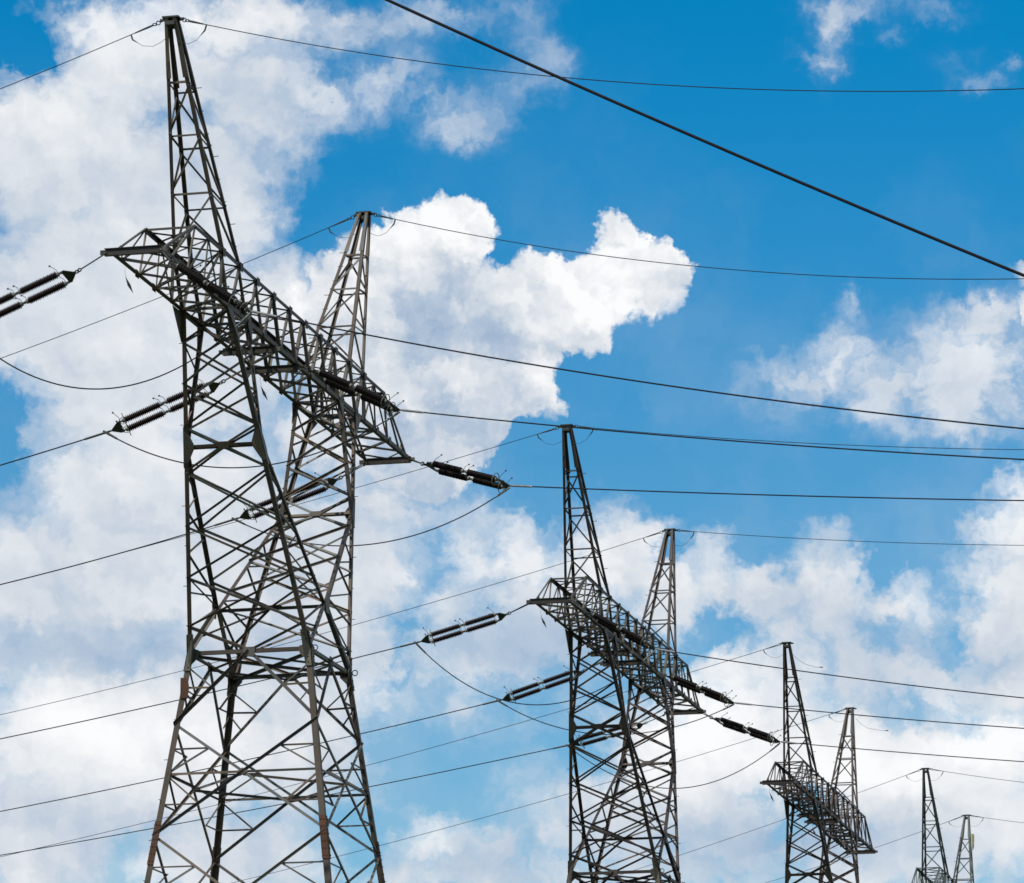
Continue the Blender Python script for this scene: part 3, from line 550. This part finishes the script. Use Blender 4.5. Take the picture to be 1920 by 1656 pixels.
JUMP=[
 ('a1',[-13.741, 107.546, 29.372],[-6.293, 104.494, 28.821],[-7.098, 0.059, -0.286]),
 ('a2',[-11.137, 118.768, 29.234],[-2.999, 116.719, 29.265],[-5.053, 0.223, -0.108]),
 ('a3',[-8.363, 130.627, 29.319],[-0.067, 128.292, 29.718],[-5.026, 0.057, -0.25]),
 ('b1',[-3.434, 153.959, 29.832],[4.911, 151.62, 29.075],[-8.258, 0.296, -0.126]),
 ('b2',[-0.616, 165.841, 29.787],[8.173, 163.085, 29.129],[-4.926, 0.392, -0.228]),
 ('b3',[2.139, 178.185, 30.051],[10.594, 175.561, 29.67],[-7.181, -0.017, -0.015]),
]
TW=[[-6.5013, 118.3261, 1.3383, 1.5988], [4.1343, 165.251, 1.3391, 1.8236], [14.8075, 212.8547, 1.3415, 2.6028], [25.0681, 256.5796, 1.3505, 3.448]]
# ---------------------------------------------------------------- towers in a row, each carrying its own line
def copy_tree(o, parent=None):
    c = o.copy(); C.objects.link(c)
    if parent: c.parent = parent
    for ch in list(o.children): copy_tree(ch, c)
    return c
def reskin(o, swap):
    for ch in o.children:
        m = ch.material_slots[0].material if ch.type == 'MESH' and ch.material_slots else None
        if m in swap: ch.material_slots[0].link = 'OBJECT'; ch.material_slots[0].material = swap[m]
        reskin(ch, swap)
tower0 = build_tower()
TL = ['tallest lattice pylon at the left, nearest of the row, rusty leg splices', 'brown lattice pylon second in the row, carrying insulators on both sides',
      'dark lattice pylon without insulators, right of the one with brown strings', 'small greenish lattice pylon farthest back, cut off by the bottom edge']
towers = []
for i, (x, y, yaw, z) in enumerate(TW):
    t = tower0 if i == 0 else copy_tree(tower0)
    t.location = (x, y, z - 1.6); t.rotation_euler = (0, 0, yaw)
    tag(t, TL[i], 'pylon', 'pylons standing in a row'); towers.append(t)
reskin(towers[1], {STEEL: STEEL_B}); reskin(towers[2], {STEEL: STEEL_B, OLIVE: STEEL_B}); reskin(towers[3], {STEEL: STEEL_G, OLIVE: STEEL_G})
bm = bmesh.new(); q = N_(6.2, 0.27, 25.55); plate(bm, [q + Vector((0, 0, 0.5)), q + Vector((0.0, -0.17, 0.45)), q + Vector((0, -0.15, -0.3)), q + Vector((0, -0.05, -0.55))], (-1, 0, 0), 0.012)
link('marker', bm, YELLOW, towers[3])
def world_of(t, p):
    x, y, yaw, z = TW[t]; c, s = math.cos(yaw), math.sin(yaw)
    return Vector((x + c * p.x - s * p.y, y + s * p.x + c * p.y, z - 1.6 + p.z))

# ---------------------------------------------------------------- insulator strings
HALF = 0.235
def shed_rod(bm, x0, x1, y):
    n = 20; prof = [(x0, 0.05)]; st = (x1 - x0) / n
    for k in range(n):
        a = x0 + k * st; big = 0.102 if k % 2 == 0 else 0.096
        prof += [(a + st * 0.15, 0.064), (a + st * 0.40, big), (a + st * 0.58, big), (a + st * 0.85, 0.066)]
    prof.append((x1, 0.05)); seg = 14; rings = []
    for x, r in prof: rings.append([bm.verts.new((x, y + r * math.cos(2 * math.pi * k / seg), r * math.sin(2 * math.pi * k / seg))) for k in range(seg)])
    for A, B in zip(rings, rings[1:]):
        for k in range(seg): bm.faces.new((A[k], A[(k + 1) % seg], B[(k + 1) % seg], B[k]))
    bm.faces.new(rings[0][::-1]); bm.faces.new(rings[-1])
    bmesh.ops.recalc_face_normals(bm, faces=bm.faces)
def build_string():
    root = empty('insulator_string')
    for tip, base in ((0.0, 0.24), (3.0, 2.76)):
        bm = bmesh.new(); s = 1 if base > tip else -1
        plate(bm, [(tip, -0.035, 0), (tip, 0.035, 0), (base - s * 0.03, HALF + 0.05, 0), (base + s * 0.04, HALF + 0.02, 0), (base + s * 0.03, -HALF - 0.02, 0), (base - s * 0.03, -HALF - 0.05, 0)], (0, 0, 1), 0.022, -0.011)
        link('yoke_plate', bm, DARK, root)
    for y in (-HALF, HALF):
        for x0, x1 in ((0.40, 1.40), (1.62, 2.60)):
            bm = bmesh.new(); shed_rod(bm, x0, x1, y); rod = link('insulator', bm, PORCELAIN, root)
            for xa, xb in ((x0 - 0.07, x0 + 0.01), (x1 - 0.01, x1 + 0.07)):
                bm = bmesh.new(); tube(bm, [(xa, y, 0), (xa + 0.02, y, 0), (xb - 0.02, y, 0), (xb, y, 0)], [0.03, 0.060, 0.060, 0.050], 12); link('end_cap', bm, CAP, rod)
        for xa, xb in ((0.22, 0.36), (1.45, 1.57), (2.66, 2.80)):
            bm = bmesh.new(); tube(bm, [(xa, y, 0), (xb, y, 0)], 0.024, 8); ring(bm, ((xa + xb) / 2, y, 0), (0, 1, 0), 0.035, 0.012, 10); link('coupling', bm, DARK, root)
        bm = bmesh.new(); ring(bm, (2.60, y, 0), (1, 0, 0), 0.185, 0.013, 22)
        for a in (-1, 1): tube(bm, [(2.60, y + a * 0.185, 0), (2.68, y + a * 0.15, 0), (2.76, y + a * 0.04, 0)], 0.009, 5)
        link('grading_ring', bm, CAP, root)
        for x, lean in ((0.36, 0.16), (1.44, 0.10), (1.58, 0.12), (2.70, 0.10)):
            bm = bmesh.new(); L_ = 0.34 if x in (0.36, 2.70) else 0.25
            tube(bm, [(x, y, 0.05), (x + lean * 0.2, y, 0.16), (x + lean, y, L_)], 0.008, 5)
            p = Vector((x + lean, y, L_)); tube(bm, [p + Vector((0, 0, -0.024)), p + Vector((0, 0, -0.014)), p, p + Vector((0, 0, 0.014)), p + Vector((0, 0, 0.024))], [0.008, 0.022, 0.028, 0.022, 0.006], 8); link('arcing_horn', bm, DARK, root)
    return root
SN = {'a1-': 'double brown insulator string running off the left edge from the tallest pylon', 'a2-': 'double brown insulator string left of centre, crossing the left legs of the tallest pylon',
      'a3-': 'double brown insulator string seen through the middle of the tallest pylon', 'a1+': 'double brown insulator string in front of the near half of the big cross arm',
      'a2+': 'double brown insulator string in front of the far half of the big cross arm', 'a3+': 'double brown insulator string against blue sky, hung from the big far arm tip',
      'b1-': 'double brown insulator string between the two front pylons, upper of the free-hanging two', 'b2-': 'double brown insulator string crossing the left leg of the second pylon',
      'b3-': 'double brown insulator string seen through the middle of the second pylon', 'b1+': 'double brown insulator string in front of the near half of the second cross arm',
      'b2+': 'double brown insulator string starting on the far half of the second cross arm', 'b3+': 'double brown insulator string just left of the third pylon'}
string0 = build_string()
for i, (nm, A, Sp, E) in enumerate(STR):
    o = string0 if i == 0 else copy_tree(string0)
    A, Sp, E = Vector(A), Vector(Sp), Vector(E); d = E - Sp; L_ = d.length; d.normalize()
    w = Vector((-d.y, d.x, 0)).normalized()
    if w.y < 0: w = -w
    w = w * 0.95 + Vector((0, 0, -0.31)); w = (w - d * w.dot(d)).normalized(); u = d.cross(w)
    if u.z < 0: w_ = -w; u = -u
    else: w_ = w
    k = L_ / 3.0
    o.matrix_world = Matrix(((d.x * k, w_.x * k, u.x * k, Sp.x), (d.y * k, w_.y * k, u.y * k, Sp.y), (d.z * k, w_.z * k, u.z * k, Sp.z), (0, 0, 0, 1)))
    tag(o, SN[nm], 'insulator', 'insulator strings on the pylons'); STRING_OBJ = o
    inv = Matrix(((d.x * k, w_.x * k, u.x * k, Sp.x), (d.y * k, w_.y * k, u.y * k, Sp.y), (d.z * k, w_.z * k, u.z * k, Sp.z), (0, 0, 0, 1))).inverted()
    a = inv @ A; bm = bmesh.new(); v = -a.normalized(); n_ = a.length
    tube(bm, [a, a + v * (n_ - 0.17)], 0.018, 7)
    for t_ in (0.125, 0.045): ring(bm, -v * t_, (0.0, 1, 0.2) if t_ > 0.1 else (0, 0, 1), 0.050, 0.019, 12, up=(1, 0, 0))
    tube(bm, [v * -0.02, v * 0.05], 0.026, 7)
    tube(bm, [a, a + v * 0.08], 0.04, 8)
    link('link_rod', bm, DARK, o)

# ---------------------------------------------------------------- conductors, earth wires and jumpers
CN = {'a2-': 'conductor running left across the blue gap at the left edge', 'a3-': 'conductor running left from the string inside the tallest pylon',
      'a1+': 'conductor running right across the white cumulus from the near cross arm string', 'a2+': 'conductor running right just over the second pylon top',
      'a3+': 'conductor running right across the upper peak of the second pylon', 'b1-': 'conductor running left behind the tallest pylon from the upper free string',
      'b2-': 'conductor running left from the string at the second pylon left leg', 'b3-': 'conductor running left from the string inside the second pylon',
      'b1+': 'conductor running right over the top of the third pylon near peak', 'b2+': 'conductor running right behind both third pylon peaks just below their tips',
      'b3+': 'lowest conductor running right across the third pylon peaks', 'fg': 'thick dark cable slanting down to the right across the blue sky',
      't1eN-': 'earth wire sloping down left from the tallest peak', 't1eF-': 'earth wire sloping down left from the far peak of the tallest pylon',
      't1eN+': 'topmost thin earth wire running right from the tallest peak', 't1eF+': 'thin earth wire running right across the cumulus top from the far peak',
      't2eN-': 'earth wire running left from the second pylon near peak, behind the tallest pylon', 't2eF-': 'earth wire running left from the second pylon far peak',
      't2eN+': 'earth wire running right from the second pylon near peak, just above a conductor', 't2eF+': 'earth wire running right from the second pylon far peak',
      't3eN-': 'earth wire running left from the third pylon near peak', 't3eF-': 'earth wire running left from the third pylon far peak',
      't4eN-': 'earth wire running left from the farthest pylon near peak', 't4eF-': 'earth wire running left from the farthest pylon far peak',
      't4eN+': 'short earth wire running right from the farthest pylon near peak', 't4eF+': 'short earth wire running right from the farthest pylon far peak'}
for nm, A, h, c, sm in WIRES:
    A, h = Vector(A), Vector(h); earth = nm[0] == 't'
    f = lambda s: A + h * s + Vector((0, 0, c[0] * s + c[1] * s * s))
    s0, s1 = (-14.0, 24.0) if nm == 'fg' else (0.35 if earth else 0.12, max(34.0, sm * 1.35))
    n = 44; pts = [f(s0 + (s1 - s0) * k / n) for k in range(n + 1)]
    r = 0.0115 if earth else 0.0185
    if nm[:2] in ('t3', 't4'): r = 0.0125
    if nm == 'fg': r = 0.0225
    bm = bmesh.new(); tube(bm, pts, r, 6)
    name = 'overhead_cable' if nm == 'fg' else ('earth_wire' if earth else 'conductor')
    w = link(name, bm, WIRE_T if earth else WIRE, None, True)
    tag(w, CN[nm], 'wire', 'earth wires' if earth else (None if nm == 'fg' else 'conductors'))
    if nm == 'fg': continue
    bm = bmesh.new()
    if earth:
        tube(bm, [f(-0.05), f(0.16)], 0.02, 6); ring(bm, f(0.22), (0, 1, 0.2), 0.05, 0.014, 10); ring(bm, f(0.32), (0, 0.3, 1), 0.05, 0.014, 10); tube(bm, [f(0.36), f(0.5), f(0.85)], [0.026, 0.03, 0.018], 6)
        link('clamp', bm, DARK, w)
        bm = bmesh.new(); p = f(0.95); q = A + Vector((0, 0, -0.52 if nm[-1] == '-' else -0.6)) + h * 0.03
        lead = [p, p + h * -0.05 + Vector((0, 0, -0.14)), mid(p, q, 0.35) + Vector((0, 0, -0.26)), mid(p, q, 0.65) + Vector((0, 0, -0.24)), mid(p, q, 0.88) + Vector((0, 0, -0.10)), q]
        tube(bm, [p, lead[1], mid(lead[1], lead[2])] , [0.020, 0.022, 0.009], 6); tube(bm, lead, 0.0065, 5); link('bonding_lead', bm, DARK, w)
    else:
        tube(bm, [f(-0.03), f(0.08), f(0.1), f(0.75), f(0.8)], [0.02, 0.03, 0.034, 0.032, 0.022], 8); link('clamp', bm, DARK if nm[-1] == '-' else CLAMP, w)
JN = {'a1': 'jumper loop hanging from the near arm tip, entering at the left edge', 'a2': 'jumper loop passing through the tallest pylon below the middle string',
      'a3': 'jumper loop rising right to the string against blue sky', 'b1': 'jumper loop sagging from the upper free string towards the second pylon',
      'b2': 'jumper loop passing through the second pylon below its middle string', 'b3': 'jumper loop rising right to the string beside the third pylon'}
for nm, A, B, c in JUMP:
    A, B = Vector(A), Vector(B); pts = []
    for k in range(41):
        u = k / 40; e_ = u * (1 - u); pts.append(A + (B - A) * u + Vector((0, 0, c[0] * e_ + c[1] * e_ * (2 * u - 1) + c[2] * e_ * (2 * u - 1) ** 2)))
    bm = bmesh.new(); tube(bm, pts, 0.0175, 6); j = link('jumper', bm, WIRE, None, True); tag(j, JN[nm], 'wire', 'jumper loops')
    for a_, b_ in ((pts[0], pts[2]), (pts[-1], pts[-3])):
        bm = bmesh.new(); tube(bm, [a_, mid(a_, b_, 0.3), mid(a_, b_, 0.9), b_], [0.03, 0.036, 0.03, 0.021], 7); link('clamp', bm, CLAMP if a_ is pts[-1] else DARK, j)
for sg, lab, dx in ((-1, 'loose wire tail hanging right of the third pylon near peak', 1.35), (1, 'loose wire tail hanging right of the third pylon far peak', 1.6)):
    p = world_of(2, N_(sg * XP, YP + 0.1, ZP - 0.4)); h = Vector((0.94, -0.3, 0))
    bm = bmesh.new(); tube(bm, [p, p + h * 0.25 + Vector((0, 0, -0.28)), p + h * 0.6 + Vector((0, 0, -0.5)), p + h * dx * 0.8 + Vector((0, 0, -0.66)), p + h * dx + Vector((0, 0, -0.68))], 0.008, 5)
    e_ = p + h * dx + Vector((0, 0, -0.68)); tube(bm, [e_ - h * 0.12 + Vector((0, 0, 0.01)), e_ + h * 0.06], [0.014, 0.03], 6)
    tag(link('wire_tail', bm, DARK), lab, 'wire', 'loose wire tails')
